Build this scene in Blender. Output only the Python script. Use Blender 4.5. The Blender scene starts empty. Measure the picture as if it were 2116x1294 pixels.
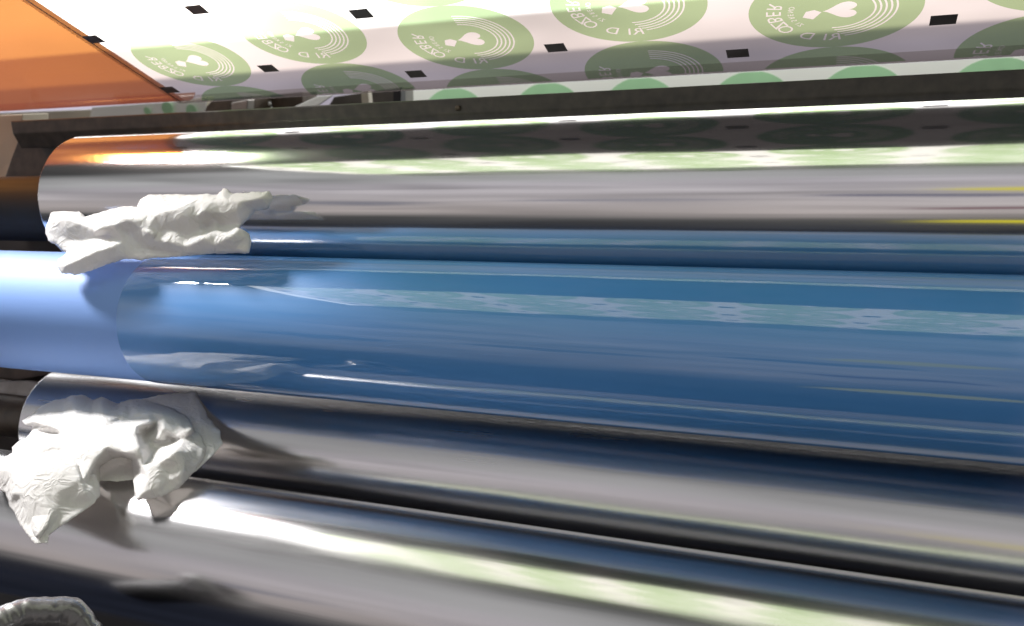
import bpy, bmesh, math, random
import numpy as np
from mathutils import Vector, Matrix, noise
from mathutils.geometry import delaunay_2d_cdt
random.seed(4)
scene = bpy.context.scene
COL = scene.collection
R = math.radians

# ------------------------------------------------------------------ camera frame
# X runs along the rollers, Y away from the viewer, Z up.
F_PX = 1750.0; PITCH = R(20.0)
CAM = np.array([0.0, 0.0, 1.5])
xr = np.array([4518.0, -217.0, -F_PX]); xr /= np.linalg.norm(xr)
fw = np.array([0, 0, 1.0])
E1 = fw - (fw @ xr) * xr; E1 /= np.linalg.norm(E1)
E2 = np.cross(xr, E1)
if E2[1] < 0: E2 = -E2
Yc = E1 * math.cos(PITCH) + E2 * math.sin(PITCH)
Zc = -E1 * math.sin(PITCH) + E2 * math.cos(PITCH)
M = np.array([xr, Yc, Zc])                       # camera (right, up, fwd) -> world
cr, cu, cf = M @ np.array([1, 0, 0]), M @ np.array([0, 1, 0]), M @ np.array([0, 0, 1])
cam = bpy.data.cameras.new('camera'); co = bpy.data.objects.new('camera', cam); COL.objects.link(co)
co.matrix_world = Matrix(((cr[0], cu[0], -cf[0], CAM[0]), (cr[1], cu[1], -cf[1], CAM[1]), (cr[2], cu[2], -cf[2], CAM[2]), (0, 0, 0, 1)))
cam.sensor_width = 36; cam.lens = 36 * F_PX / 2116.0; cam.clip_end = 100; cam.clip_start = 0.01
cam.dof.use_dof = True; cam.dof.focus_distance = 0.80; cam.dof.aperture_fstop = 7.0
scene.camera = co

# ------------------------------------------------------------------ world: the dim press hall around the machine
def world():
    w = bpy.data.worlds.new('World'); scene.world = w; w.use_nodes = True
    nt = w.node_tree; N = nt.nodes; L = nt.links
    for n in list(N): N.remove(n)
    out = N.new('ShaderNodeOutputWorld'); bg = N.new('ShaderNodeBackground'); L.new(bg.outputs[0], out.inputs[0])
    tc = N.new('ShaderNodeTexCoord'); sp = N.new('ShaderNodeSeparateXYZ'); L.new(tc.outputs['Generated'], sp.inputs[0])
    at = N.new('ShaderNodeMath'); at.operation = 'ARCTAN2'; L.new(sp.outputs[2], at.inputs[0]); L.new(sp.outputs[1], at.inputs[1])
    def math_(op, a, b=None, c=None, clamp=False):
        m = N.new('ShaderNodeMath'); m.operation = op; m.use_clamp = clamp
        for i, v in enumerate((a, b, c)):
            if v is None: continue
            if isinstance(v, (int, float)): m.inputs[i].default_value = v
            else: L.new(v, m.inputs[i])
        return m.outputs[0]
    # theta (deg, 0 = along the upward-tilted forward axis, 90 up, 180 back to the hall), wrapped to 0..360
    th = math_('ADD', math_('MULTIPLY', at.outputs[0], 180 / math.pi), math.degrees(PITCH))
    th = math_('MODULO', math_('ADD', th, 360 + 40), 360)      # shifted by 40
    fac = math_('DIVIDE', th, 360)
    ramp = N.new('ShaderNodeValToRGB'); L.new(fac, ramp.inputs[0]); cr_ = ramp.color_ramp; cr_.interpolation = 'LINEAR'
    stops = WORLD_STOPS
    el = cr_.elements
    while len(el) > 1: el.remove(el[-1])
    for i, (deg, c) in enumerate(stops):
        pos = ((deg + 40) % 360) / 360
        e = el[0] if i == 0 else el.new(pos)
        e.position = pos; e.color = (*[v / 8 for v in c], 1)
    # the narrow bright slots behind the film need a finer ramp of their own
    f2 = math_('DIVIDE', math_('SUBTRACT', th, 40 + 12), 12, clamp=True)
    r2 = N.new('ShaderNodeValToRGB'); L.new(f2, r2.inputs[0]); e2l = r2.color_ramp.elements
    while len(e2l) > 1: e2l.remove(e2l[-1])
    for i, (deg, c) in enumerate(WORLD_SLOTS):
        e = e2l[0] if i == 0 else e2l.new((deg - 12) / 12)
        e.position = (deg - 12) / 12; e.color = (*[v / 8 for v in c], 1)
    inn = math_('MULTIPLY', math_('GREATER_THAN', th, 52), math_('LESS_THAN', th, 64))
    mslot = N.new('ShaderNodeMix'); mslot.data_type = 'RGBA'; L.new(inn, mslot.inputs[0]); L.new(ramp.outputs[0], mslot.inputs[6]); L.new(r2.outputs[0], mslot.inputs[7])
    # irregular hall: soft cloudy shapes
    nz = N.new('ShaderNodeTexNoise'); nz.inputs['Scale'].default_value = 3.0; nz.inputs['Detail'].default_value = 3
    mp = N.new('ShaderNodeMapping'); mp.inputs['Scale'].default_value = (0.8, 1.6, 3.2); L.new(tc.outputs['Generated'], mp.inputs[0]); L.new(mp.outputs[0], nz.inputs[0])
    nf = N.new('ShaderNodeMapRange'); nf.inputs[1].default_value = 0.3; nf.inputs[2].default_value = 0.7; nf.inputs[3].default_value = 0.6; nf.inputs[4].default_value = 1.2
    L.new(nz.outputs[0], nf.inputs[0])
    mul = N.new('ShaderNodeVectorMath'); mul.operation = 'SCALE'; L.new(mslot.outputs[2], mul.inputs[0]); L.new(nf.outputs[0], mul.inputs[3])
    cur = mul.outputs[0]
    for (d, col, w0, w1) in WORLD_SPOTS:               # coloured and dark patches painted into the background for the rollers to reflect: direction, colour, inner and outer half width
        dn = Vector(d).normalized()
        mpp = N.new('ShaderNodeVectorMath'); mpp.operation = 'SUBTRACT'; L.new(tc.outputs['Generated'], mpp.inputs[0]); mpp.inputs[1].default_value = dn
        sc_ = N.new('ShaderNodeVectorMath'); sc_.operation = 'MULTIPLY'; L.new(mpp.outputs[0], sc_.inputs[0]); sc_.inputs[1].default_value = (1 / w0, 1 / w0, 1 / w1)
        ln = N.new('ShaderNodeVectorMath'); ln.operation = 'LENGTH'; L.new(sc_.outputs[0], ln.inputs[0])
        mr = N.new('ShaderNodeMapRange'); mr.inputs[1].default_value = 0.8; mr.inputs[2].default_value = 1.15; mr.inputs[3].default_value = 1; mr.inputs[4].default_value = 0
        L.new(ln.outputs['Value'], mr.inputs[0])
        mx = N.new('ShaderNodeMix'); mx.data_type = 'RGBA'; L.new(mr.outputs[0], mx.inputs[0]); L.new(cur, mx.inputs[6]); mx.inputs[7].default_value = (*[v / 8 for v in col], 1)
        cur = mx.outputs[2]
    L.new(cur, bg.inputs[0]); bg.inputs[1].default_value = 8.0
def g(v, w=0.0): return (v * (1 + w), v, v * (1 - w))
NV = (.016, .019, .030)
WORLD_SLOTS = [(12, g(.02)), (13.6, g(.03)), (14.2, (.50, .45, .50)), (17.2, (.56, .52, .64)), (18.1, (.66, .59, .66)), (18.35, (1.95, 1.70, 1.66)), (20.7, (2.2, 1.95, 1.9)), (20.85, g(5)), (24, g(7))]
WORLD_STOPS = sorted([
    (-38, NV), (12, g(.02)), (24, g(7)), (50, g(5)),
    (58, g(.10)), (64, g(.03)), (100, g(.03)), (134, g(.08)), (143, g(.40)), (160, g(.46)), (166, (.54, .51, .54)),
    (184, (.56, .52, .53)), (205, (.56, .50, .48)), (215, g(.10)), (232, NV), (300, NV), (318, NV)], key=lambda s: (s[0] + 40) % 360)
WORLD_SPOTS = [((.17, -.98, .015), (.20, .10, .12), .13, .022), ((.20, -.94, -.27), (.75, .66, .04), .15, .035), ((.20, -.92, .36), (.75, .66, .06), .12, .035),
               ((.07, -.96, .24), (.16, .16, .22), .14, .03), ((-.30, -.93, .16), (.25, .25, .30), .16, .03), ((-.62, -.76, .10), (.22, .22, .26), .12, .04)]
world()
scene.view_settings.view_transform = 'Standard'; scene.view_settings.look = 'None'
scene.view_settings.exposure = 0; scene.view_settings.gamma = 1
scene.cycles.max_bounces = 12; scene.cycles.transparent_max_bounces = 12
scene.cycles.use_denoising = True

def area(name, loc, target, size, size_y, power, col=(1, 1, 1)):
    l = bpy.data.lights.new(name, 'AREA'); l.shape = 'RECTANGLE'; l.size = size; l.size_y = size_y; l.energy = power; l.color = col
    o = bpy.data.objects.new(name, l); COL.objects.link(o); o.location = loc
    o.rotation_euler = (Vector(target) - Vector(loc)).to_track_quat('-Z', 'Y').to_euler()
    return o

# ------------------------------------------------------------------ geometry helpers
def ce(a, b_): c_, s_ = math.cos(PITCH), math.sin(PITCH); return (a * c_ + b_ * s_, CAM[2] - a * s_ + b_ * c_)

def pol(r, th, x):
    a = R(th) - PITCH
    return Vector((x, r * math.cos(a), CAM[2] + r * math.sin(a)))
def ray(px, py):
    return M @ np.array([px - 1058.0, 647.0 - py, F_PX])
def th_of(px, py):
    d = np.array([px - 1058.0, 647.0 - py, F_PX]); return math.degrees(math.atan2(d @ E2, d @ E1))
def hit_cyl(px, py, r, th, rad):
    d = ray(px, py); c = np.array(pol(r, th, 0)) - CAM
    dy, dz = d[1], d[2]; A = dy * dy + dz * dz; B = -2 * (dy * c[1] + dz * c[2]); Cc = c[1] ** 2 + c[2] ** 2 - rad ** 2
    disc = max(0, B * B - 4 * A * Cc); t = (-B - math.sqrt(disc)) / (2 * A)
    return Vector(CAM + t * d)
def at_r(px, py, r):                                  # point at cross-section distance r
    d = ray(px, py); t = r / math.hypot(d[1], d[2]); return Vector(CAM + t * d)
def link(name, me, mat, parent=None, smooth=True):
    me.materials.clear(); me.materials.append(mat)
    for p in me.polygons: p.use_smooth = smooth
    o = bpy.data.objects.new(name, me); COL.objects.link(o)
    if parent: o.parent = parent; 
    return o
def thing(name, label, cat, group=None, loc=None):
    o = bpy.data.objects.new(name, None); COL.objects.link(o); o['label'] = label; o['category'] = cat
    if loc is not None: o.location = loc
    if group: o['group'] = group
    return o
def tag(o, label, cat, group=None):
    o['label'] = label; o['category'] = cat
    if group: o['group'] = group
    return o
def put(o, parent):                                   # parent, keeping world coordinates
    o.parent = parent; o.matrix_parent_inverse = Matrix.Translation(-parent.location); return o
def lathe(profile, cy, cz, seg=192):
    """profile: list of (x, radius), revolved about the X axis through (cy, cz)."""
    me = bpy.data.meshes.new('m'); v = []; f = []
    for x, r in profile:
        for k in range(seg):
            a = 2 * math.pi * k / seg; v.append((x, cy + r * math.cos(a), cz + r * math.sin(a)))
    for i in range(len(profile) - 1):
        for k in range(seg):
            k2 = (k + 1) % seg; f.append((i * seg + k, i * seg + k2, (i + 1) * seg + k2, (i + 1) * seg + k))
    if profile[0][1] > 1e-4: f.append(tuple(range(seg)))
    if profile[-1][1] > 1e-4: f.append(tuple(reversed(range((len(profile) - 1) * seg, len(profile) * seg))))
    me.from_pydata(v, [], f); me.validate(); me.update()
    bm = bmesh.new(); bm.from_mesh(me); bmesh.ops.recalc_face_normals(bm, faces=bm.faces)
    for e in bm.edges:
        if len(e.link_faces) == 2 and e.link_faces[0].normal.angle(e.link_faces[1].normal, 0) > R(35): e.smooth = False
    bm.to_mesh(me); bm.free()
    return me
def prism(poly, x0, x1, bev=0.0):
    """poly: list of world (y, z); extruded along X."""
    bm = bmesh.new()
    a = [bm.verts.new((x0, y, z)) for y, z in poly]; b = [bm.verts.new((x1, y, z)) for y, z in poly]
    n = len(poly); bm.faces.new(a); bm.faces.new(list(reversed(b)))
    for i in range(n): bm.faces.new((a[i], b[i], b[(i + 1) % n], a[(i + 1) % n]))
    bmesh.ops.recalc_face_normals(bm, faces=bm.faces)
    if bev: bmesh.ops.bevel(bm, geom=bm.edges[:], offset=bev, segments=2, affect='EDGES', profile=.5)
    me = bpy.data.meshes.new('m'); bm.to_mesh(me); bm.free(); return me
def slab(pts, thick):
    """quad/polygon of world points given thickness away from the viewer."""
    bm = bmesh.new(); vs = [Vector(p) for p in pts]
    nrm = (vs[1] - vs[0]).cross(vs[2] - vs[0]).normalized()
    if nrm.y < 0: nrm = -nrm
    a = [bm.verts.new(p) for p in vs]; b = [bm.verts.new(p + nrm * thick) for p in vs]; n = len(vs)
    bm.faces.new(a); bm.faces.new(list(reversed(b)))
    for i in range(n): bm.faces.new((a[i], b[i], b[(i + 1) % n], a[(i + 1) % n]))
    bmesh.ops.recalc_face_normals(bm, faces=bm.faces)
    bmesh.ops.bevel(bm, geom=bm.edges[:], offset=min(.0015, thick * .3), segments=2, affect='EDGES', profile=.5)
    me = bpy.data.meshes.new('m'); bm.to_mesh(me); bm.free(); return me

# ------------------------------------------------------------------ materials
def mat(name): 
    m = bpy.data.materials.new(name); m.use_nodes = True; return m, m.node_tree.nodes, m.node_tree.links, m.node_tree.nodes['Principled BSDF']
def streak(N, L, scale, kx, lo, hi, detail=4):
    """noise drawn out along the roller axis (X), mapped to lo..hi"""
    tc = N.new('ShaderNodeTexCoord'); mp = N.new('ShaderNodeMapping'); mp.inputs['Scale'].default_value = (kx, 1, 1)
    L.new(tc.outputs['Object'], mp.inputs[0]); nz = N.new('ShaderNodeTexNoise'); nz.inputs['Scale'].default_value = scale; nz.inputs['Detail'].default_value = detail
    L.new(mp.outputs[0], nz.inputs[0]); mr = N.new('ShaderNodeMapRange'); mr.inputs[1].default_value = .3; mr.inputs[2].default_value = .7
    mr.inputs[3].default_value = lo; mr.inputs[4].default_value = hi; L.new(nz.outputs[0], mr.inputs[0]); return mr.outputs[0], nz.outputs[0]
def metal(name, col, r0, r1, bump=.002, kx=.06, fine=.12):
    m, N, L, b = mat(name); b.inputs['Metallic'].default_value = 1; b.inputs['Base Color'].default_value = (*col, 1)
    r, _ = streak(N, L, 45, kx, r0, r1); L.new(r, b.inputs['Roughness'])
    _, h0 = streak(N, L, 16, .12, 0, 1, 2); _, h1 = streak(N, L, 70, .02, 0, 1, 3); hm = N.new('ShaderNodeMath'); hm.operation = 'MULTIPLY_ADD'; L.new(h1, hm.inputs[0]); hm.inputs[1].default_value = fine; L.new(h0, hm.inputs[2]); h = hm.outputs[0]; bp = N.new('ShaderNodeBump'); bp.inputs['Strength'].default_value = 1; bp.inputs['Distance'].default_value = bump
    L.new(h, bp.inputs['Height']); L.new(bp.outputs[0], b.inputs['Normal']); return m
CHROME = metal('polished_chrome', (.78, .78, .79), .08, .16, .0012)
CHROME2 = metal('worn_chrome', (.74, .73, .74), .15, .28, .0014)
STEEL = metal('grey_shaft_steel', (.05, .052, .056), .6, .75, .001)
def plain(name, col, rough, noise_amt=.3, scale=30, metallic=0, col2=None, bump=.0005, coat=0):
    m, N, L, b = mat(name); tc = N.new('ShaderNodeTexCoord'); nz = N.new('ShaderNodeTexNoise'); nz.inputs['Scale'].default_value = scale; nz.inputs['Detail'].default_value = 6
    L.new(tc.outputs['Object'], nz.inputs[0]); mx = N.new('ShaderNodeMix'); mx.data_type = 'RGBA'
    mr = N.new('ShaderNodeMapRange'); mr.inputs[1].default_value = .35; mr.inputs[2].default_value = .65; L.new(nz.outputs[0], mr.inputs[0]); L.new(mr.outputs[0], mx.inputs[0])
    mx.inputs[6].default_value = (*col, 1); c2 = col2 or tuple(c * (1 - noise_amt) for c in col); mx.inputs[7].default_value = (*c2, 1); L.new(mx.outputs[2], b.inputs['Base Color'])
    b.inputs['Roughness'].default_value = rough; b.inputs['Metallic'].default_value = metallic; b.inputs['Coat Weight'].default_value = coat
    bp = N.new('ShaderNodeBump'); bp.inputs['Distance'].default_value = bump; L.new(nz.outputs[0], bp.inputs['Height']); L.new(bp.outputs[0], b.inputs['Normal'])
    return m
DARK = plain('dark_machine_paint', (.045, .04, .036), .45, .4, 60, col2=(.075, .066, .055))
BLACK = plain('black_machine_interior', (.008, .008, .010), .6, .3)
CREAM = plain('cream_machine_paint', (.52, .47, .36), .5, .2, 8)
RUST = plain('greasy_brown_steel', (.10, .07, .045), .5, .5, 40, col2=(.05, .035, .02))
TANSTEEL = plain('dull_bracket_steel', (.34, .31, .28), .4, .3, 40, metallic=.6)
RUBBER = plain('dark_rubber', (.02, .02, .022), .5, .3)
# blue matt sleeve
m, N, L, b = mat('matt_blue_plate'); b.inputs['Base Color'].default_value = (.185, .335, .72, 1); b.inputs['Roughness'].default_value = .62
_, h = streak(N, L, 120, .3, 0, 1); bp = N.new('ShaderNodeBump'); bp.inputs['Distance'].default_value = .0001; L.new(h, bp.inputs['Height']); L.new(bp.outputs[0], b.inputs['Normal']); BLUE_MATT = m
# blue glossy wet cover
m, N, L, b = mat('glossy_blue_cover'); b.inputs['Roughness'].default_value = .5
v, _ = streak(N, L, 22, .10, 0, 1); mx = N.new('ShaderNodeMix'); mx.data_type = 'RGBA'; L.new(v, mx.inputs[0])
mx.inputs[6].default_value = (.050, .215, .54, 1); mx.inputs[7].default_value = (.075, .265, .62, 1); 
tcx = N.new('ShaderNodeTexCoord'); sx = N.new('ShaderNodeSeparateXYZ'); L.new(tcx.outputs['Object'], sx.inputs[0])
ad = N.new('ShaderNodeMath'); ad.operation = 'MULTIPLY_ADD'; L.new(v, ad.inputs[0]); ad.inputs[1].default_value = .035; L.new(sx.outputs[0], ad.inputs[2])
FADE = N.new('ShaderNodeMapRange'); FADE.interpolation_type = 'SMOOTHSTEP'; L.new(ad.outputs[0], FADE.inputs[0])      # the wet cover thins out towards its right end
m5 = N.new('ShaderNodeMix'); m5.data_type = 'RGBA'; L.new(FADE.outputs[0], m5.inputs[0]); L.new(mx.outputs[2], m5.inputs[6]); m5.inputs[7].default_value = (.22, .40, .82, 1)
FADEL = N.new('ShaderNodeMapRange'); FADEL.interpolation_type = 'SMOOTHSTEP'; L.new(ad.outputs[0], FADEL.inputs[0]); FADEL.inputs[3].default_value = .42; FADEL.inputs[4].default_value = 0
m6 = N.new('ShaderNodeMix'); m6.data_type = 'RGBA'; L.new(FADEL.outputs[0], m6.inputs[0]); L.new(m5.outputs[2], m6.inputs[6]); m6.inputs[7].default_value = (.16, .33, .72, 1)
L.new(m6.outputs[2], b.inputs['Base Color'])
b.inputs['Coat Weight'].default_value = 1; b.inputs['Coat IOR'].default_value = 2.0; b.inputs['Specular IOR Level'].default_value = .2
r, _ = streak(N, L, 30, .1, .025, .07); L.new(r, b.inputs['Coat Roughness'])
_, h = streak(N, L, 14, .25, 0, 1, 3); bp = N.new('ShaderNodeBump'); bp.inputs['Distance'].default_value = .0009; L.new(h, bp.inputs['Height']); L.new(bp.outputs[0], b.inputs['Coat Normal']); BLUE_GLOSS = m
# printed film: partly see-through, partly milky
def film(name, trans, milk, t_amt, gloss=.25):
    m = bpy.data.materials.new(name); m.use_nodes = True; N = m.node_tree.nodes; L = m.node_tree.links
    for n in list(N): N.remove(n)
    out = N.new('ShaderNodeOutputMaterial'); tr = N.new('ShaderNodeBsdfTransparent'); tr.inputs[0].default_value = (*trans, 1)
    df = N.new('ShaderNodeBsdfDiffuse'); df.inputs[0].default_value = (*milk, 1); tl = N.new('ShaderNodeBsdfTranslucent'); tl.inputs[0].default_value = (*milk, 1)
    m1 = N.new('ShaderNodeMixShader'); m1.inputs[0].default_value = .6; L.new(df.outputs[0], m1.inputs[1]); L.new(tl.outputs[0], m1.inputs[2])
    m2 = N.new('ShaderNodeMixShader'); m2.inputs[0].default_value = t_amt; L.new(m1.outputs[0], m2.inputs[1]); L.new(tr.outputs[0], m2.inputs[2])
    gl = N.new('ShaderNodeBsdfGlossy'); gl.inputs['Roughness'].default_value = .18
    fr = N.new('ShaderNodeFresnel'); fr.inputs[0].default_value = 1.3; mm = N.new('ShaderNodeMath'); mm.operation = 'MULTIPLY'; mm.inputs[1].default_value = gloss; L.new(fr.outputs[0], mm.inputs[0])
    m3 = N.new('ShaderNodeMixShader'); L.new(mm.outputs[0], m3.inputs[0]); L.new(m2.outputs[0], m3.inputs[1]); L.new(gl.outputs[0], m3.inputs[2]); L.new(m3.outputs[0], out.inputs[0])
    return m
FILM = film('milky_white_film', (1, .96, .92), (.10, .085, .085), .55, .10)
INK = film('pale_green_ink', (.57, .76, .44), (.02, .05, .20), .88, 0)
MARK = plain('dark_grey_ink', (.10, .09, .10), .5)
ORANGE = film('orange_film', (1, .42, .10), (.18, .05, .03), .18)
WEB2 = plain('white_printed_web', (.82, .84, .78), .5, .05, 3)
INK2 = plain('green_ink_on_white', (.36, .62, .36), .5, .08, 20)
# tissue
m = bpy.data.materials.new('white_tissue'); m.use_nodes = True; N = m.node_tree.nodes; L = m.node_tree.links; b = N['Principled BSDF']; out = N['Material Output']
b.inputs['Base Color'].default_value = (.90, .885, .875, 1); b.inputs['Roughness'].default_value = .9; b.inputs['Specular IOR Level'].default_value = .1
tl = N.new('ShaderNodeBsdfTranslucent'); tl.inputs[0].default_value = (.85, .82, .79, 1); ms = N.new('ShaderNodeMixShader'); ms.inputs[0].default_value = .36
L.new(b.outputs[0], ms.inputs[1]); L.new(tl.outputs[0], ms.inputs[2]); L.new(ms.outputs[0], out.inputs[0])
tc = N.new('ShaderNodeTexCoord'); nz = N.new('ShaderNodeTexNoise'); nz.inputs['Scale'].default_value = 900; nz.inputs['Detail'].default_value = 4; L.new(tc.outputs['Object'], nz.inputs[0])
bp = N.new('ShaderNodeBump'); bp.inputs['Distance'].default_value = .0003; L.new(nz.outputs[0], bp.inputs['Height']); L.new(bp.outputs[0], b.inputs['Normal'])
rz = N.new('ShaderNodeTexNoise'); rz.noise_dimensions = '3D'; rz.inputs['Scale'].default_value = 55; rz.inputs['Detail'].default_value = 2; rz.inputs['Distortion'].default_value = 1.2; L.new(tc.outputs['Object'], rz.inputs[0])
ab = N.new('ShaderNodeMath'); ab.operation = 'SUBTRACT'; ab.inputs[1].default_value = .5; L.new(rz.outputs[0], ab.inputs[0]); a2 = N.new('ShaderNodeMath'); a2.operation = 'ABSOLUTE'; L.new(ab.outputs[0], a2.inputs[0])
bq = N.new('ShaderNodeBump'); bq.inputs['Distance'].default_value = .005; bq.inputs['Strength'].default_value = .8; bq.invert = True; L.new(a2.outputs[0], bq.inputs['Height']); L.new(bq.outputs[0], bp.inputs['Normal'])
for n_ in (tl,): L.new(bp.outputs[0], n_.inputs['Normal'])
TISSUE = m
# wrinkled clear plastic
m, N, L, b = mat('clear_wrinkled_plastic'); b.inputs['Base Color'].default_value = (.20, .19, .195, 1); b.inputs['Roughness'].default_value = .28; b.inputs['Coat Weight'].default_value = .6
b.inputs['Transmission Weight'].default_value = .35; PLASTIC = m

# ------------------------------------------------------------------ rollers
CH = (.856, 8.2, .085); BL = (.783, -1.9, .075); LC = (.90, -11.7, .0795); BR = (.763, -20.65, .078)
def cyz(c): p = pol(c[0], c[1], 0); return p.y, p.z
def roller_profile(x0, x1, r, shaft=None, bev=.002):
    pr = []
    for k in range(5): a = k / 4 * math.pi / 2; pr.append((x0 + bev * (1 - math.sin(a)), r - bev * (1 - math.cos(a)) if False else r - bev + bev * math.sin(a)))
    pr = [(x0, r - bev)] + [(x0 + bev * (1 - math.cos(a)), r - bev + bev * math.sin(a)) for a in (R(22), R(45), R(67), R(90))]
    pr += [(x1 - bev * (1 - math.cos(a)), r - bev + bev * math.sin(a)) for a in (R(90), R(67), R(45), R(22))] + [(x1, r - bev)]
    return pr
XR = 1.2
xc0 = hit_cyl(77, 412, *CH).x
xl0 = hit_cyl(37, 880, *LC).x
xb1 = hit_cyl(242, 650, *BL).x
xb2 = hit_cyl(2112, 640, *BL).x + .12
print('xs', xc0, xl0, xb1, xb2)
FADEL.inputs[1].default_value = xb1 + .05; FADEL.inputs[2].default_value = xb1 + .15
FADE.inputs[1].default_value = xb2 - .11; FADE.inputs[2].default_value = xb2 - .05
# upper chrome
y, z = cyz(CH); t = thing('chrome_roller', 'upper polished chrome roller pressed on the blue roller, under the dark rail', 'roller', 'polished metal rollers', (xc0, y, z))
put(link('drum', lathe(roller_profile(xc0, XR, CH[2]), y, z), CHROME), t)
put(link('shaft', lathe([(xc0 - .5, .044), (xc0 - .001, .044)], y - .012, z - .008), STEEL), t)
# blue
y, z = cyz(BL); t = thing('blue_roller', 'large blue printing roller with glossy wet middle and pale matt ends', 'roller', None, (xb1, y, z))
put(link('glossy_cover', lathe(roller_profile(xb1, xb2, BL[2] + .0012, bev=.0008), y, z), BLUE_GLOSS), t)
put(link('sleeve_end', lathe([(xb1 - .6, BL[2]), (xb1 + .004, BL[2])], y, z), BLUE_MATT), t)
put(link('sleeve_end', lathe([(xb2 - .004, BL[2]), (xb2 + .3, BL[2])], y, z), BLUE_MATT), t)
# lower chrome
y, z = cyz(LC); t = thing('chrome_roller', 'middle polished chrome roller directly under the blue roller, behind the larger tissue', 'roller', 'polished metal rollers', (xl0, y, z))
put(link('drum', lathe(roller_profile(xl0, XR, LC[2]), y, z), CHROME2), t)
put(link('shaft', lathe([(xl0 - .5, .03), (xl0 - .001, .03)], y, z), RUST), t)
# bottom
y, z = cyz(BR); t = thing('chrome_roller', 'lowest chrome roller in the foreground with a bright cream reflection', 'roller', 'polished metal rollers', (0, y, z))
put(link('drum', lathe(roller_profile(-1.5, XR, BR[2]), y, z), CHROME2), t)

# ------------------------------------------------------------------ rail, back panel, brackets
def yz(r, th): p = pol(r, th, 0); return (p.y, p.z)
xrail = at_r(30, 265, .96).x
pf = thing('press_frame', 'dark press frame with a long rail behind the upper chrome roller', 'machine frame', None, (xrail, yz(1.0, 13)[0], yz(1.0, 13)[1]))
put(link('support_rail', prism([yz(.955, 15.46), yz(.955, 14.35), yz(.965, 13.0), yz(1.0, 13.0), yz(1.0, 15.4)], xrail, XR, .0015), DARK, smooth=False), pf)
for px_, py_ in ((945, 224),):
    bp_ = at_r(px_, py_, .952); put(link('rail_bolt', lathe([(bp_.x - .003, .0022), (bp_.x - .0022, .003), (bp_.x + .0022, .003), (bp_.x + .003, .0022)], bp_.y + .002, bp_.z, 16), RUST), pf)
t = put(link('back_panel', prism([yz(1.12, 13.6), yz(1.12, -40), yz(1.14, -40), yz(1.14, 13.6)], xrail + .01, XR), BLACK, smooth=False), pf)
def quad_at(pts, r): return [at_r(px, py, r) for px, py in pts]
put(link('side_bracket', slab(quad_at([(48, 262), (215, 252), (215, 400), (8, 400), (8, 372), (22, 330)], 1.0), .03), DARK, smooth=False), pf)
put(link('side_frame', slab(quad_at([(-60, 240), (47, 236), (44, 275), (26, 335), (4, 385), (-60, 395)], 1.03), .05), CREAM, smooth=False), pf)
put(link('ledge', slab(quad_at([(-60, 236), (300, 222), (430, 200), (430, 250), (-60, 275)], 1.6), .02), CREAM, smooth=False), pf)
put(link('side_panel', slab(quad_at([(-80, 380), (130, 380), (130, 1500), (-80, 1500)], 1.12), .02), BLACK, smooth=False), pf)

def fuse(parts):
    """join (mesh, material) pairs into one mesh with one slot per material"""
    v = []; f = []; mi = []; mats = []
    for me, ma in parts:
        b0 = len(v); v += [tuple(q.co) for q in me.vertices]; k = len(mats); mats.append(ma)
        for p in me.polygons: f.append(tuple(i + b0 for i in p.vertices)); mi.append(k)
    out = bpy.data.meshes.new('m'); out.from_pydata(v, [], f)
    o = link('m', out, mats[0], smooth=False)
    for ma in mats[1:]: out.materials.append(ma)
    out.polygons.foreach_set('material_index', mi); out.update(); return o
# ------------------------------------------------------------------ printed film overhead
DE = 12.5
P0r, P0t = 1.0, 16.3
p0 = pol(P0r, P0t, 0); ang = PITCH + R(DE)
DV = Vector((0, -math.cos(ang), math.sin(ang)))       # up the film, towards and above the viewer
NV = Vector((0, -math.sin(ang), -math.cos(ang)))      # underside normal
def fpt(x, s, off=0.0): return Vector((x, p0.y, p0.z)) + DV * s + NV * off
IR = .0185
def film_sheet(x0, x1, s1, nx, ns, wrap=R(95), rot=0):
    v = []; f = []
    ss = [s1 * k / ns for k in range(ns, -1, -1)]
    rows = [(s, 0) for s in ss] + [(0, wrap * k / 10) for k in range(1, 11)]
    c = fpt(0, 0) - NV * IR
    for s, a in rows:
        for i in range(nx + 1):
            x = x0 + (x1 - x0) * i / nx
            if a == 0: p = fpt(x, s)
            else: p = Vector((x, c.y, c.z)) + NV * (IR * math.cos(a)) - DV * (IR * math.sin(a))
            v.append(p)
    w = nx + 1
    for j in range(len(rows) - 1):
        for i in range(nx): f.append((j * w + i, j * w + i + 1, (j + 1) * w + i + 1, (j + 1) * w + i))
    me = bpy.data.meshes.new('m'); me.from_pydata(v, [], f); return me
XE = -.905

def glyph_loops(txt):
    c = bpy.data.curves.new('t', 'FONT'); c.body = txt; c.resolution_u = 3
    o = bpy.data.objects.new('t', c); COL.objects.link(o); bpy.context.view_layer.update()
    dg = bpy.context.evaluated_depsgraph_get(); me = bpy.data.meshes.new_from_object(o.evaluated_get(dg))
    bm = bmesh.new(); bm.from_mesh(me); bmesh.ops.remove_doubles(bm, verts=bm.verts, dist=1e-5)
    bmesh.ops.dissolve_degenerate(bm, dist=1e-5, edges=bm.edges)
    loops = []; used = set()
    for e in bm.edges:
        if len(e.link_faces) != 1 or e in used: continue
        lp = []; v = e.verts[0]; cur = e; start = v
        while True:
            used.add(cur); v = cur.other_vert(v); lp.append((v.co.x, v.co.y))
            if v == start: break
            nx = [q for q in v.link_edges if len(q.link_faces) == 1 and q not in used]
            if not nx: break
            cur = nx[0]
        if len(lp) > 2: loops.append(lp)
    bm.free(); bpy.data.objects.remove(o); bpy.data.curves.remove(c); bpy.data.meshes.remove(me); return loops
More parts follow.
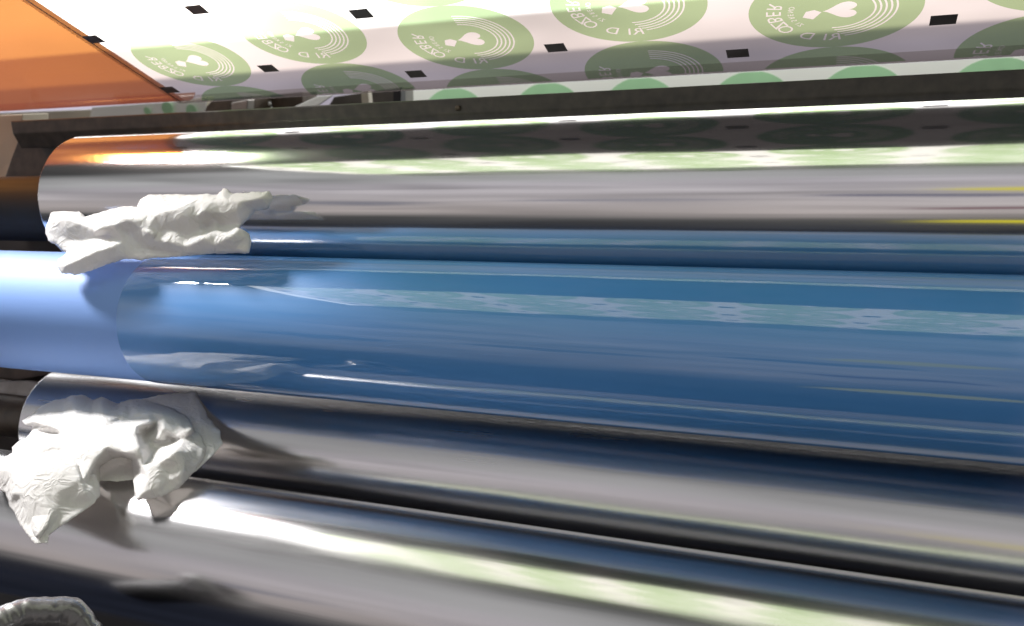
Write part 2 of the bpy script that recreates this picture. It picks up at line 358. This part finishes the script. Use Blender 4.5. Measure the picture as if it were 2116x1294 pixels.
def label_mesh(rich=True):
    loops = [[(math.cos(2 * math.pi * k / 72), math.sin(2 * math.pi * k / 72)) for k in range(72)]]
    if rich:
        # heart, tip pointing to -x
        hp = []
        for k in range(40):
            a = 2 * math.pi * k / 40; hx = 16 * math.sin(a) ** 3; hy = 13 * math.cos(a) - 5 * math.cos(2 * a) - 2 * math.cos(3 * a) - math.cos(4 * a)
            hp.append((.10 + hy * .0135, hx * .0125))
        loops.append(hp)
        loops.append([(-.36, -.12), (-.24, -.19), (-.14, -.02), (-.22, .05), (-.32, .02)])
        for r0 in (.44, .50, .56, .62, .68):          # fine rings on the far side of the heart
            a0, a1 = R(-95 + (r0 - .44) * 60), R(88); n = 30; w = .022
            loops.append([(.02 + (r0) * math.cos(a0 + (a1 - a0) * k / n), (r0) * math.sin(a0 + (a1 - a0) * k / n)) for k in range(n + 1)] +
                         [(.02 + (r0 + w) * math.cos(a1 + (a0 - a1) * k / n), (r0 + w) * math.sin(a1 + (a0 - a1) * k / n)) for k in range(n + 1)])
        def arc_text(txt, rad, size, a_start, step):
            a = a_start
            for ch in txt:
                if ch != ' ':
                    for lp in glyph_loops(ch):
                        q = []
                        for gx, gy in lp:
                            gx = -(gx - .33) * size; gy = (gy - .35) * size    # seen from the back of the film: mirrored
                            # baseline towards the centre, letters run around the disc
                            rr = rad - gy * 1.0; aa = a + gx / rad
                            q.append((rr * math.cos(aa), rr * math.sin(aa)))
                        loops.append(q)
                a += step
        arc_text('REBZO DIR', .70, .26, R(163), R(13.5))
        arc_text('ONERSIZ', .50, .10, R(165), R(9))
    cu = bpy.data.curves.new('lab', 'CURVE'); cu.dimensions = '2D'; cu.fill_mode = 'BOTH'
    for lp in loops:
        s = cu.splines.new('POLY'); s.points.add(len(lp) - 1)
        for p, (a, b_) in zip(s.points, lp): p.co = (a, b_, 0, 1)
        s.use_cyclic_u = True
    o = bpy.data.objects.new('lab', cu); COL.objects.link(o); bpy.context.view_layer.update()
    me = bpy.data.meshes.new_from_object(o.evaluated_get(bpy.context.evaluated_depsgraph_get()))
    V = np.array([v.co[:2] for v in me.vertices]); Fc = [tuple(p.vertices) for p in me.polygons]
    bpy.data.objects.remove(o); bpy.data.curves.remove(cu); bpy.data.meshes.remove(me)
    return V, Fc
LV, LF = label_mesh(True); PV, PF = label_mesh(False)
def pattern(items, fn, smin=None, smax=None):
    """items: (cx, cs, rx, rs, V, F); fn maps (x, s) to world"""
    v = []; f = []
    for cx, cs, rx, rs, V, Fc in items:
        b0 = len(v)
        for a, b_ in V: v.append((cx + a * rx, cs + b_ * rs, 0))
        f += [tuple(i + b0 for i in q) for q in Fc]
    me = bpy.data.meshes.new('m'); me.from_pydata(v, [], f)
    bm = bmesh.new(); bm.from_mesh(me)
    for lim, sg in ((smin, -1), (smax, 1)):
        if lim is not None: bmesh.ops.bisect_plane(bm, geom=bm.verts[:] + bm.edges[:] + bm.faces[:], plane_co=(0, lim, 0), plane_no=(0, sg, 0), clear_outer=True)
    for q in bm.verts: q.co = fn(q.co.x, q.co.y)
    bm.to_mesh(me); bm.free(); return me
SQ = (np.array([(-1, -1), (1, -1), (1, 1), (-1, 1)]), [(0, 1, 2, 3)])
labs = []; marks = []
for i in range(8):
    s_m = .037 if i % 2 == 0 else .074
    for k in range(-1, 8):
        s0 = s_m + .1335 * k
        xm = -.884 + .1925 * i
        marks.append((xm, s0, .0115, .0085, *SQ))
        labs.append((xm + .0955, s0 + .067, .0785, .0668, LV, LF))
o = fuse([(film_sheet(XE, .70, .96, 8, 24), FILM), (pattern(labs, lambda x, s: fpt(x, s, .0006), 0.0, .95), INK),
          (pattern(marks, lambda x, s: fpt(x, s, .0009), 0.0, .95), MARK), (pattern([(-.896, .475, .0011, .475, *SQ)], lambda x, s: fpt(x, s, .0009)), MARK)])
o.name = 'printed_film'; tag(o, 'wide milky film printed with pale green round labels, stretched overhead above the rollers', 'film')
# orange film beside it, on the same roller
t = tag(link('orange_film', film_sheet(-2.4, XE + .012, .268, 6, 10), ORANGE), 'plain orange film beside the printed film at upper left', 'film')
t.location = NV * -.004

# ------------------------------------------------------------------ second web behind
W2 = 1.72
xw = at_r(836, 200, W2).x
def web2(x, s): p = pol(W2, 15.3, x); return Vector((x, p.y, p.z + s))
me = prism([(web2(0, -.12).y + .0006, web2(0, -.12).z), (web2(0, .026).y + .0006, web2(0, .026).z), (web2(0, .026).y + .0012, web2(0, .026).z), (web2(0, -.12).y + .0012, web2(0, -.12).z)], xw, 1.9)
wsheet = me
it = []
xs0 = at_r(1130, 180, W2).x
for k in range(-2, 7):
    for row in (-1, 0, 1):
        it.append((xs0 + k * .41, -.045 + row * .15, .081, .072, LV, LF)); it.append((xs0 + .195 + k * .41, -.045 + row * .15, .081, .072, PV, PF))
it = [q for q in it if q[0] - q[2] > xw + .015]
fr = lambda x, s: web2(x, s) + Vector((0, -.0008, 0))
o = fuse([(wsheet, WEB2), (pattern(it, fr, -.12, .025), INK2), (pattern([(xw + .012, -.048, .003, .072, *SQ)], fr), MARK)]); o.name = 'printed_web'
tag(o, 'second white web with green round labels, seen in the gap behind the rail', 'film')

# clutter in the gap at left of the web
def blob_quad(name, pts, r, th, m_, label, cat): return tag(link(name, slab(quad_at(pts, r), th), m_, smooth=False), label, cat)
GREENW = []
dots = []
for px, py, rr in ((303, 229, 9), (345, 224, 16), (395, 229, 15)):
    p = at_r(px, py, 1.494); dots.append((p, rr * 1.5 / F_PX))
bm = bmesh.new()
for p, rr in dots:
    vs = [bm.verts.new((p.x + rr * 1.05 * math.cos(a), p.y, p.z + rr * math.sin(a))) for a in [2 * math.pi * k / 24 for k in range(24)]]; bm.faces.new(vs)
me = bpy.data.meshes.new('m'); bm.to_mesh(me); bm.free(); o = fuse([(slab(quad_at([(190, 222), (428, 205), (418, 260), (180, 270)], 1.5), .002), WEB2), (me, INK2)]); o.name = 'printed_sheet'; tag(o, 'small white sheet with green dots behind the left end of the rail', 'film')
blob_quad('brown_housing', [(425, 222), (440, 205), (520, 198), (520, 250), (415, 260)], 1.35, .06, RUST, 'small brown housing in the gap under the film', 'housing')
blob_quad('bracket_plate', [(478, 212), (512, 206), (508, 255), (476, 258)], 1.30, .02, TANSTEEL, 'small pale steel plate in the gap under the film', 'bracket')
blob_quad('gear_case', [(515, 200), (625, 190), (625, 250), (515, 252)], 1.42, .05, RUST, 'dark brown gear case in the gap under the film', 'housing')
blob_quad('white_strip', [(605, 222), (655, 199), (688, 197), (652, 222), (640, 240), (600, 240)], 1.28, .004, WEB2, 'slanted white strip sticking up behind the rail', 'strip')
blob_quad('grey_cover', [(690, 200), (830, 180), (830, 245), (660, 250)], 1.5, .05, plain('grey_olive_paint', (.13, .12, .10), .5), 'grey olive cover in the gap left of the white web', 'cover')
blob_quad('pale_post', [(745, 190), (760, 188), (764, 240), (750, 240)], 1.4, .015, CREAM, 'thin pale post in front of the grey olive cover', 'post')
blob_quad('dark_post', [(812, 188), (828, 186), (828, 240), (812, 240)], 1.4, .02, BLACK, 'thin black post beside the white web edge', 'post')
for i, (px, py) in enumerate(((538, 217), (557, 214), (561, 225))):
    me = bpy.data.meshes.new('m'); bm = bmesh.new(); bmesh.ops.create_uvsphere(bm, u_segments=16, v_segments=10, radius=.0036)
    bmesh.ops.scale(bm, vec=(1, .5, 1), verts=bm.verts); bm.to_mesh(me); bm.free()
    o = link('cap_nut', me, WEB2); o.location = at_r(px, py, 1.385)
    tag(o, ['left white cap nut on the brown gear case', 'upper right white cap nut on the brown gear case', 'lower right white cap nut on the brown gear case'][i], 'nut', 'white cap nuts on the gear case')

# lower left background: bearing block and bits
blob_quad('bearing_block', [(-30, 780), (10, 788), (55, 786), (125, 797), (140, 830), (90, 822), (8, 822), (-30, 825)], .90, .03, TANSTEEL, 'greasy steel bearing block left of the middle chrome roller', 'bearing block')
blob_quad('oily_lug', [(-30, 745), (60, 748), (115, 760), (105, 774), (40, 785), (-30, 780)], .97, .03, RUST, 'oily brown lug just below the pale blue sleeve end', 'lug')

# plastic ring at the bottom left
cpt = at_r(72, 1384, .62); me = bpy.data.meshes.new('m'); v = []; f = []
U, W = 160, 28; RA, rb = .048, .0125
# axis mostly towards the viewer
ax = Vector(-ray(72, 1364)).normalized(); ax = (ax + Vector((.35, 0, .15))).normalized(); u_ = ax.cross(Vector((0, 0, 1))).normalized(); w_ = u_.cross(ax)
for i in range(U):
    a = 2 * math.pi * i / U; rad = u_ * math.cos(a) + w_ * math.sin(a)
    for j in range(W):
        b_ = 2 * math.pi * j / W; q = Vector((math.cos(a) * 2.2, math.sin(a) * 2.2, math.cos(b_) * .8 + 3)); 
        n1 = noise.noise(q * .8) * .005 + noise.noise(Vector((math.cos(a) * 9, math.sin(a) * 9, b_ * .9))) * .0012
        q = cpt + rad * (RA + (rb + n1) * math.cos(b_)) + ax * ((rb * 1.2 + n1) * math.sin(b_)); v.append(q)
for i in range(U):
    for j in range(W): f.append((i * W + j, ((i + 1) % U) * W + j, ((i + 1) % U) * W + (j + 1) % W, i * W + (j + 1) % W))
me.from_pydata(v, [], f)
t = thing('wrapped_spindle', 'ring of shiny wrinkled clear plastic round a dark spindle in the bottom left corner', 'spindle', None, cpt)
put(link('plastic_wrap', me, PLASTIC), t)
me = lathe([(-.10, RA - rb * .9), (-.004, RA - rb * .9), (0, RA - rb * 1.1)], 0, 0, 64)
me.transform(Matrix.Translation(cpt - ax * .008) @ Vector((1, 0, 0)).rotation_difference(ax).to_matrix().to_4x4())
put(link('spindle', me, RUBBER), t)

# ------------------------------------------------------------------ crumpled tissues
def rbf(ctrl):
    """ctrl: (x, y, h). r-kernel (creased) interpolation"""
    P = np.array([c[:2] for c in ctrl], float); H = np.array([c[2] for c in ctrl], float)
    D = np.sqrt(((P[:, None] - P[None]) ** 2).sum(-1)); n = len(P)
    A = np.zeros((n + 3, n + 3)); A[:n, :n] = -D; A[:n, :n] += np.eye(n) * .8; A[:n, n] = 1; A[:n, n + 1:] = P / 500; A[n, :n] = 1; A[n + 1:, :n] = (P / 500).T
    w = np.linalg.solve(A, np.concatenate([H, [0, 0, 0]]))
    def ev(Q):
        D = np.sqrt(((Q[:, None] - P[None]) ** 2).sum(-1)); return -D @ w[:n] + w[n] + (Q / 500) @ w[n + 1:]
    return ev
def sample(pl, step=9):
    out = []
    for a, b_ in zip(pl[:-1], pl[1:]):
        d = math.hypot(b_[0] - a[0], b_[1] - a[1]); n = max(1, int(d / step))
        for k in range(n): out.append(tuple(a[i] + (b_[i] - a[i]) * k / n for i in range(3)))
    out.append(pl[-1]); return out
def inside(q, poly):
    c = False; n = len(poly)
    for i in range(n):
        x1, y1 = poly[i][:2]; x2, y2 = poly[(i + 1) % n][:2]
        if (y1 > q[1]) != (y2 > q[1]) and q[0] < (x2 - x1) * (q[1] - y1) / (y2 - y1) + x1: c = not c
    return c
def sheet(outline, creases, origin, scale, base, grid=3.0, seed=0, wob=1.0, fine=1.0, curl=4.0, amp=1.0, crum=15, camp=2.0, lift=0.0):
    """outline/creases in the sheet's own flat coordinates with heights in mm above the base plane"""
    cv = lambda p: (origin[0] + p[0] / scale, origin[1] + p[1] / scale, p[2])
    ol = [cv(p) for p in outline]; cs = [[cv(p) for p in c_] for c_ in creases]
    ring = sample(ol + [ol[0]], 4.0)[:-1]
    rnd = random.Random(seed)
    # frayed, not ruler-straight, edge
    rg = []
    for i, p in enumerate(ring):
        nz1 = noise.noise(Vector((p[0] * .06, p[1] * .06, seed + 3.0))); nz2 = noise.noise(Vector((p[0] * .2, p[1] * .2, seed + 9.0)))
        rg.append((p[0] + nz1 * 2.6 + nz2 * .8, p[1] + nz2 * 1.6 - nz1 * 1.8, p[2]))
    ring = rg
    ctrl = sample(ol + [ol[0]], 14)[:-1]
    for c_ in cs: ctrl += sample(c_, 5)
    seen = []
    for c_ in ctrl:
        if all(math.hypot(c_[0] - s[0], c_[1] - s[1]) > 3.0 for s in seen): seen.append(c_)
    ev = rbf(seen)
    # crisp planes between the creases: straight-line interpolation over a sparse set of points
    sp = [p[:2] + (p[2],) for p in ol]
    for c_ in cs: sp += sample(c_, 18)
    bx = [p[0] for p in ol]; by = [p[1] for p in ol]
    for _ in range(2600):
        q = (rnd.uniform(min(bx), max(bx)), rnd.uniform(min(by), max(by)))
        if inside(q, ol) and all((q[0] - p[0]) ** 2 + (q[1] - p[1]) ** 2 > crum ** 2 for p in sp):
            sp.append((q[0], q[1], float(ev(np.array([q]))[0]) + rnd.uniform(-1, 1) * camp))
    co2, _, tri, _, _, _ = delaunay_2d_cdt([Vector(p[:2]) for p in sp], [], [], 0, 1e-5)
    SPH = []
    SPA = np.array([p[:2] for p in sp])
    for c_ in co2: SPH.append(sp[int(np.argmin(((SPA - np.array(c_[:])) ** 2).sum(1)))][2])
    def lin(Q):
        out = ev(Q)
        for t3 in tri:
            a, b_, c_ = (np.array(co2[i][:]) for i in t3); T = np.array([b_ - a, c_ - a]).T; dt = np.linalg.det(T)
            if abs(dt) < 1e-6: continue
            uv = (np.linalg.inv(T) @ (Q - a).T).T; k = (uv[:, 0] >= -1e-3) & (uv[:, 1] >= -1e-3) & (uv.sum(1) <= 1.001)
            out[k] = SPH[t3[0]] * (1 - uv[k].sum(1)) + SPH[t3[1]] * uv[k, 0] + SPH[t3[2]] * uv[k, 1]
        return out
    xs = [p[0] for p in ring]; ys = [p[1] for p in ring]; pts = [Vector(p[:2]) for p in ring]; n0 = len(pts)
    y = min(ys)
    RP = np.array([p[:2] for p in ring])
    row = 0
    while y < max(ys):
        x = min(xs) + (grid / 2 if row % 2 else 0)
        while x < max(xs):
            q = (x + rnd.uniform(-.4, .4), y + rnd.uniform(-.4, .4))
            if inside(q, ring) and np.min((RP[:, 0] - q[0]) ** 2 + (RP[:, 1] - q[1]) ** 2) > (grid * .55) ** 2: pts.append(Vector(q))
            x += grid
        y += grid * .866; row += 1
    vs, es, fs, _, _, _ = delaunay_2d_cdt(pts, [], [list(range(n0))], 1, 1e-4)
    Q = np.array([v_[:] for v_ in vs]); H = .25 * ev(Q) + .75 * lin(Q); H = amp * H + lift * np.maximum(0, H - 14)
    V = []
    for i, (q, h_) in enumerate(zip(Q, H)):
        e = math.sqrt(np.min((RP[:, 0] - q[0]) ** 2 + (RP[:, 1] - q[1]) ** 2))
        p3 = Vector((q[0] * .02, q[1] * .02, seed * 1.7))
        w1 = 1 - abs(noise.noise(p3 * 1.0)) * 2; w2 = 1 - abs(noise.noise(p3 * 2.3 + Vector((5, 2, 1)))) * 2; w3 = noise.noise(p3 * 6)
        hh = h_ + wob * (2.4 * w1 + 1.3 * w2) + fine * .45 * w3
        hh -= curl * math.exp(-e / 3.0)               # the border rolls back
        d = ray(*q); tb = base(d)
        V.append(CAM + d * (tb - hh * .001 / np.linalg.norm(d)))
    me = bpy.data.meshes.new('m'); me.from_pydata([tuple(p) for p in V], [], [tuple(f_) for f_ in fs]); me.update()
    bm = bmesh.new(); bm.from_mesh(me); inn = [v_ for v_ in bm.verts if not v_.is_boundary]
    for _ in range(2): bmesh.ops.smooth_vert(bm, verts=inn, factor=.5, use_axis_x=True, use_axis_y=True, use_axis_z=True)
    bm.to_mesh(me); bm.free()
    return me
def base_plane(c1, c2, off):
    """plane along X touching the fronts of two rollers"""
    y1, z1 = cyz(c1); y2, z2 = cyz(c2); dy, dz = y2 - y1, z2 - z1; Ld = math.hypot(dy, dz); sa = (c1[2] - c2[2]) / Ld
    ny, nz_ = dz / Ld, -dy / Ld
    if ny > 0: ny, nz_ = -ny, -nz_
    k = ny * (y1) + nz_ * (z1 - CAM[2]) + max(c1[2], c2[2]) + off
    return lambda d: k / (ny * d[1] + nz_ * d[2])
def solid(o, th=.0007):
    s = o.modifiers.new('s', 'SOLIDIFY'); s.thickness = th; s.offset = 0; return o
# --- smaller tissue in the upper nip
oA = [(140,440,6),(150,350,8),(185,270,8),(270,262,8),(400,270,8),(455,308,6),(640,255,6),(760,225,8),(880,228,8),(900,170,6),(960,130,6),(1100,128,6),(1260,128,6),(1350,130,8),(1440,122,8),(1530,128,6),(1570,80,6),(1610,85,6),(1650,120,8),(1850,108,10),(1940,105,8),(1975,160,6),(1940,240,4),(1820,262,4),(1790,310,4),(1735,360,4),(1700,395,6),(1785,450,4),(1800,510,3),(1780,600,2),(1600,602,3),(1380,612,4),(1180,630,4),(1000,642,6),(910,655,6),(780,645,6),(650,685,8),(500,740,10),(380,772,10),(270,762,10),(230,705,8),(245,650,8),(305,605,4),(260,560,4),(160,500,5)]
cA = [[(200,330,20),(300,320,26),(420,360,24),(520,420,20)],
      [(270,470,8),(330,500,6),(480,490,8),(640,450,10)],
      [(290,700,24),(420,640,28),(560,580,30),(700,540,26)],
      [(450,340,18),(600,310,30),(760,280,34),(900,270,30)],
      [(560,420,32),(680,380,36),(800,330,38),(900,330,36),(960,400,30)],
      [(830,430,16),(880,520,8),(960,560,8)],
      [(960,175,22),(1060,160,26),(1200,170,24)],
      [(960,300,30),(1100,270,38),(1240,220,40),(1360,170,30)],
      [(900,400,30),(960,430,32),(1010,455,28)],
      [(1050,430,18),(1180,420,20),(1300,360,26),(1420,260,34),(1480,180,28)],
      [(1270,470,12),(1380,420,14)],
      [(1440,385,4),(1560,375,3),(1680,365,4)],
      [(1560,130,20),(1600,180,26),(1720,180,28),(1880,150,22)],
      [(1560,280,22),(1680,260,22),(1780,230,14)],
      [(1700,405,18),(1620,470,22),(1500,540,16)],
      [(1760,470,10),(1680,560,8)],
      [(1300,540,16),(1400,480,24),(1520,420,18)],
      [(1000,580,4),(1100,582,2),(1200,590,4)],
      [(1000,500,18),(1120,510,20),(1240,540,16)]]
me = sheet(oA, cA, (60, 370), 3.919, base_plane(CH, BL, .004), grid=2.6, seed=2, wob=.25, fine=.3, curl=5, amp=1.15, crum=19, camp=.9)
t = tag(solid(link('crumpled_tissue', me, TISSUE)), 'smaller crumpled white tissue lying in the nip between chrome and blue rollers', 'tissue', 'crumpled white tissues left on the rollers')
# --- larger tissue in the lower nip
oB = [(-60,640,10),(22,600,14),(90,565,14),(92,520,16),(130,482,16),(180,470,12),(240,400,14),(245,362,12),(190,355,20),(165,325,22),(220,290,18),(300,218,12),(400,172,10),(470,160,8),(540,135,8),(620,133,8),(690,170,6),(755,145,8),(830,180,6),(870,200,4),(960,165,6),(1060,165,6),(1180,200,6),(1290,235,8),(1400,310,8),(1450,400,8),(1500,440,8),(1530,520,6),(1510,600,5),(1440,700,4),(1400,745,4),(1330,822,5),(1200,885,8),(1010,917,12),(1000,840,14),(990,770,12),(990,690,10),(975,610,16),(900,590,22),(830,605,22),(770,640,20),(740,670,14),(738,770,12),(738,880,10),(680,950,10),(560,1030,10),(440,1110,8),(370,1160,8),(352,1225,8),(262,1230,8),(170,1100,10),(80,950,10),(50,850,10),(22,830,10),(-60,850,8)]
cB = [[(175,560,34),(300,520,44),(420,490,48),(500,520,46),(580,600,42),(640,740,34)],
      [(640,740,34),(700,640,38),(780,520,44),(900,420,46),(1020,360,40),(1180,320,32)],
      [(240,330,34),(340,350,38),(450,400,34)],
      [(260,395,20),(350,410,20),(440,425,26)],
      [(540,180,26),(560,300,44),(600,420,48)],
      [(750,200,24),(780,320,40),(760,460,44)],
      [(900,290,30),(1020,265,30),(1180,270,28),(1300,310,24)],
      [(880,320,26),(1040,300,26),(1160,300,24)],
      [(1030,420,22),(1070,480,14),(1110,560,12),(1090,400,14),(1150,370,16)],
      [(1180,470,14),(1140,520,8),(1120,580,8)],
      [(1220,300,34),(1210,380,32),(1180,465,22)],
      [(1430,385,32),(1370,400,28),(1320,440,22)],
      [(1370,460,20),(1390,560,24),(1360,700,20),(1340,790,12)],
      [(1300,540,36),(1230,600,34),(1160,640,30),(1060,660,30)],
      [(1200,520,8),(1280,480,8)],
      [(1060,600,34),(1000,600,34),(900,560,38)],
      [(1010,420,44),(1040,520,42),(1060,600,38)],
      [(1100,740,26),(1180,700,26),(1260,680,22)],
      [(1060,860,18),(1180,820,18)],
      [(350,1110,24),(380,1020,26),(440,960,24),(520,930,20),(650,880,22)],
      [(400,1080,12),(480,1000,12),(560,980,14)],
      [(120,700,28),(240,640,34),(380,600,36),(520,680,34)],
      [(120,860,24),(260,880,26),(400,860,28),(560,860,28)],
      [(280,1180,22),(260,1080,24),(200,980,22)],
      [(690,760,20),(660,840,18)]]
bB = base_plane(LC, BR, .004)
me = sheet(oB, cB, (0, 780), 3.594, bB, grid=2.8, seed=5, wob=.25, fine=.2, curl=4, amp=1.2, crum=22, camp=.9, lift=.9)
t = thing('crumpled_tissue', 'larger crumpled white tissue draped over the lower chrome rollers at left', 'tissue', 'crumpled white tissues left on the rollers', Vector(CAM + ray(220, 950) * bB(ray(220, 950))))
put(solid(link('tissue_sheet', me, TISSUE)), t)
# hanging front flap, its upper edge tucked under the fold
oE = [(178,572,20),(300,535,30),(420,505,34),(500,535,32),(570,620,28),(630,750,22),(700,715,26),(736,770,16),(738,880,12),(680,950,11),(560,1030,11),(440,1110,9),(370,1162,10),(352,1228,10),(262,1234,10),(168,1105,12),(78,955,12),(46,850,12),(18,832,12),(-60,850,12),(-60,650,24),(30,610,26),(100,585,24)]
cE = [[(350,1120,16),(375,1030,20),(440,960,20),(520,930,18)],[(560,640,34),(600,760,30),(640,860,22)],[(90,700,34),(260,690,40),(430,660,40)],[(100,860,28),(260,880,30),(420,860,28)]]
me = sheet(oE, cE, (0, 780), 3.594, bB, grid=3.2, seed=11, wob=.2, fine=.15, curl=2, amp=1.15, crum=40, camp=.4, lift=1.25)
me.transform(Matrix.Translation(Vector(-ray(130, 1000)).normalized() * .011))
put(solid(link('front_flap', me, TISSUE)), t)
# rear corner of the tissue, lying flat behind
oC = [(1000,170,0),(1100,152,0),(1200,130,0),(1330,118,-1),(1450,105,-2),(1490,180,-2),(1540,290,-1),(1630,400,0),(1650,500,1),(1560,600,2),(1450,700,2),(1300,760,2),(1200,500,0),(1100,250,0)]
cC = [[(1460,180,2),(1500,320,6),(1560,470,6),(1500,620,6)],[(1300,200,2),(1420,300,2),(1500,420,0)]]
me = sheet(oC, cC, (0, 780), 3.594, base_plane(LC, BR, .001), grid=4, seed=7, wob=.35, curl=1)
put(solid(link('tissue_corner', me, TISSUE)), t)
# inner fold seen in the arch
oD = [(700,600,2),(850,560,2),(1030,590,2),(1030,745,8),(980,758,9),(870,772,10),(740,766,9),(690,720,4)]
cD = [[(760,690,5),(860,680,6),(980,690,6)],[(800,700,2),(900,720,9)]]
me = sheet(oD, cD, (0, 780), 3.594, base_plane(LC, BR, .001), grid=3.5, seed=8, wob=.5, curl=1)
put(solid(link('inner_fold', me, TISSUE)), t)

# ------------------------------------------------------------------ lamps
def ep(x, a, b_): y_, z_ = ce(a, b_); return (x, y_, z_)
o = area('work_lamp', ep(-2.05, .50, 1.22), (-.92, .74, 1.30), .28, .28, 6.2, (1, .98, .97)); o.data.spread = R(44)
# light panel of the press, right above the film
o = area('inspection_light', ep(.04, .365, .455), ep(.04, .365 - .2164, .455 - .9763), 2.06, .44, 7.2, (1, .99, .93))

# added fill light, out of view, to brighten the second web
o = area('web_fill_light', ep(.1, 1.40, .86), ep(.1, 1.66, .43), 3.4, .1, 11, (1, 1, .96)); o.data.spread = R(100)
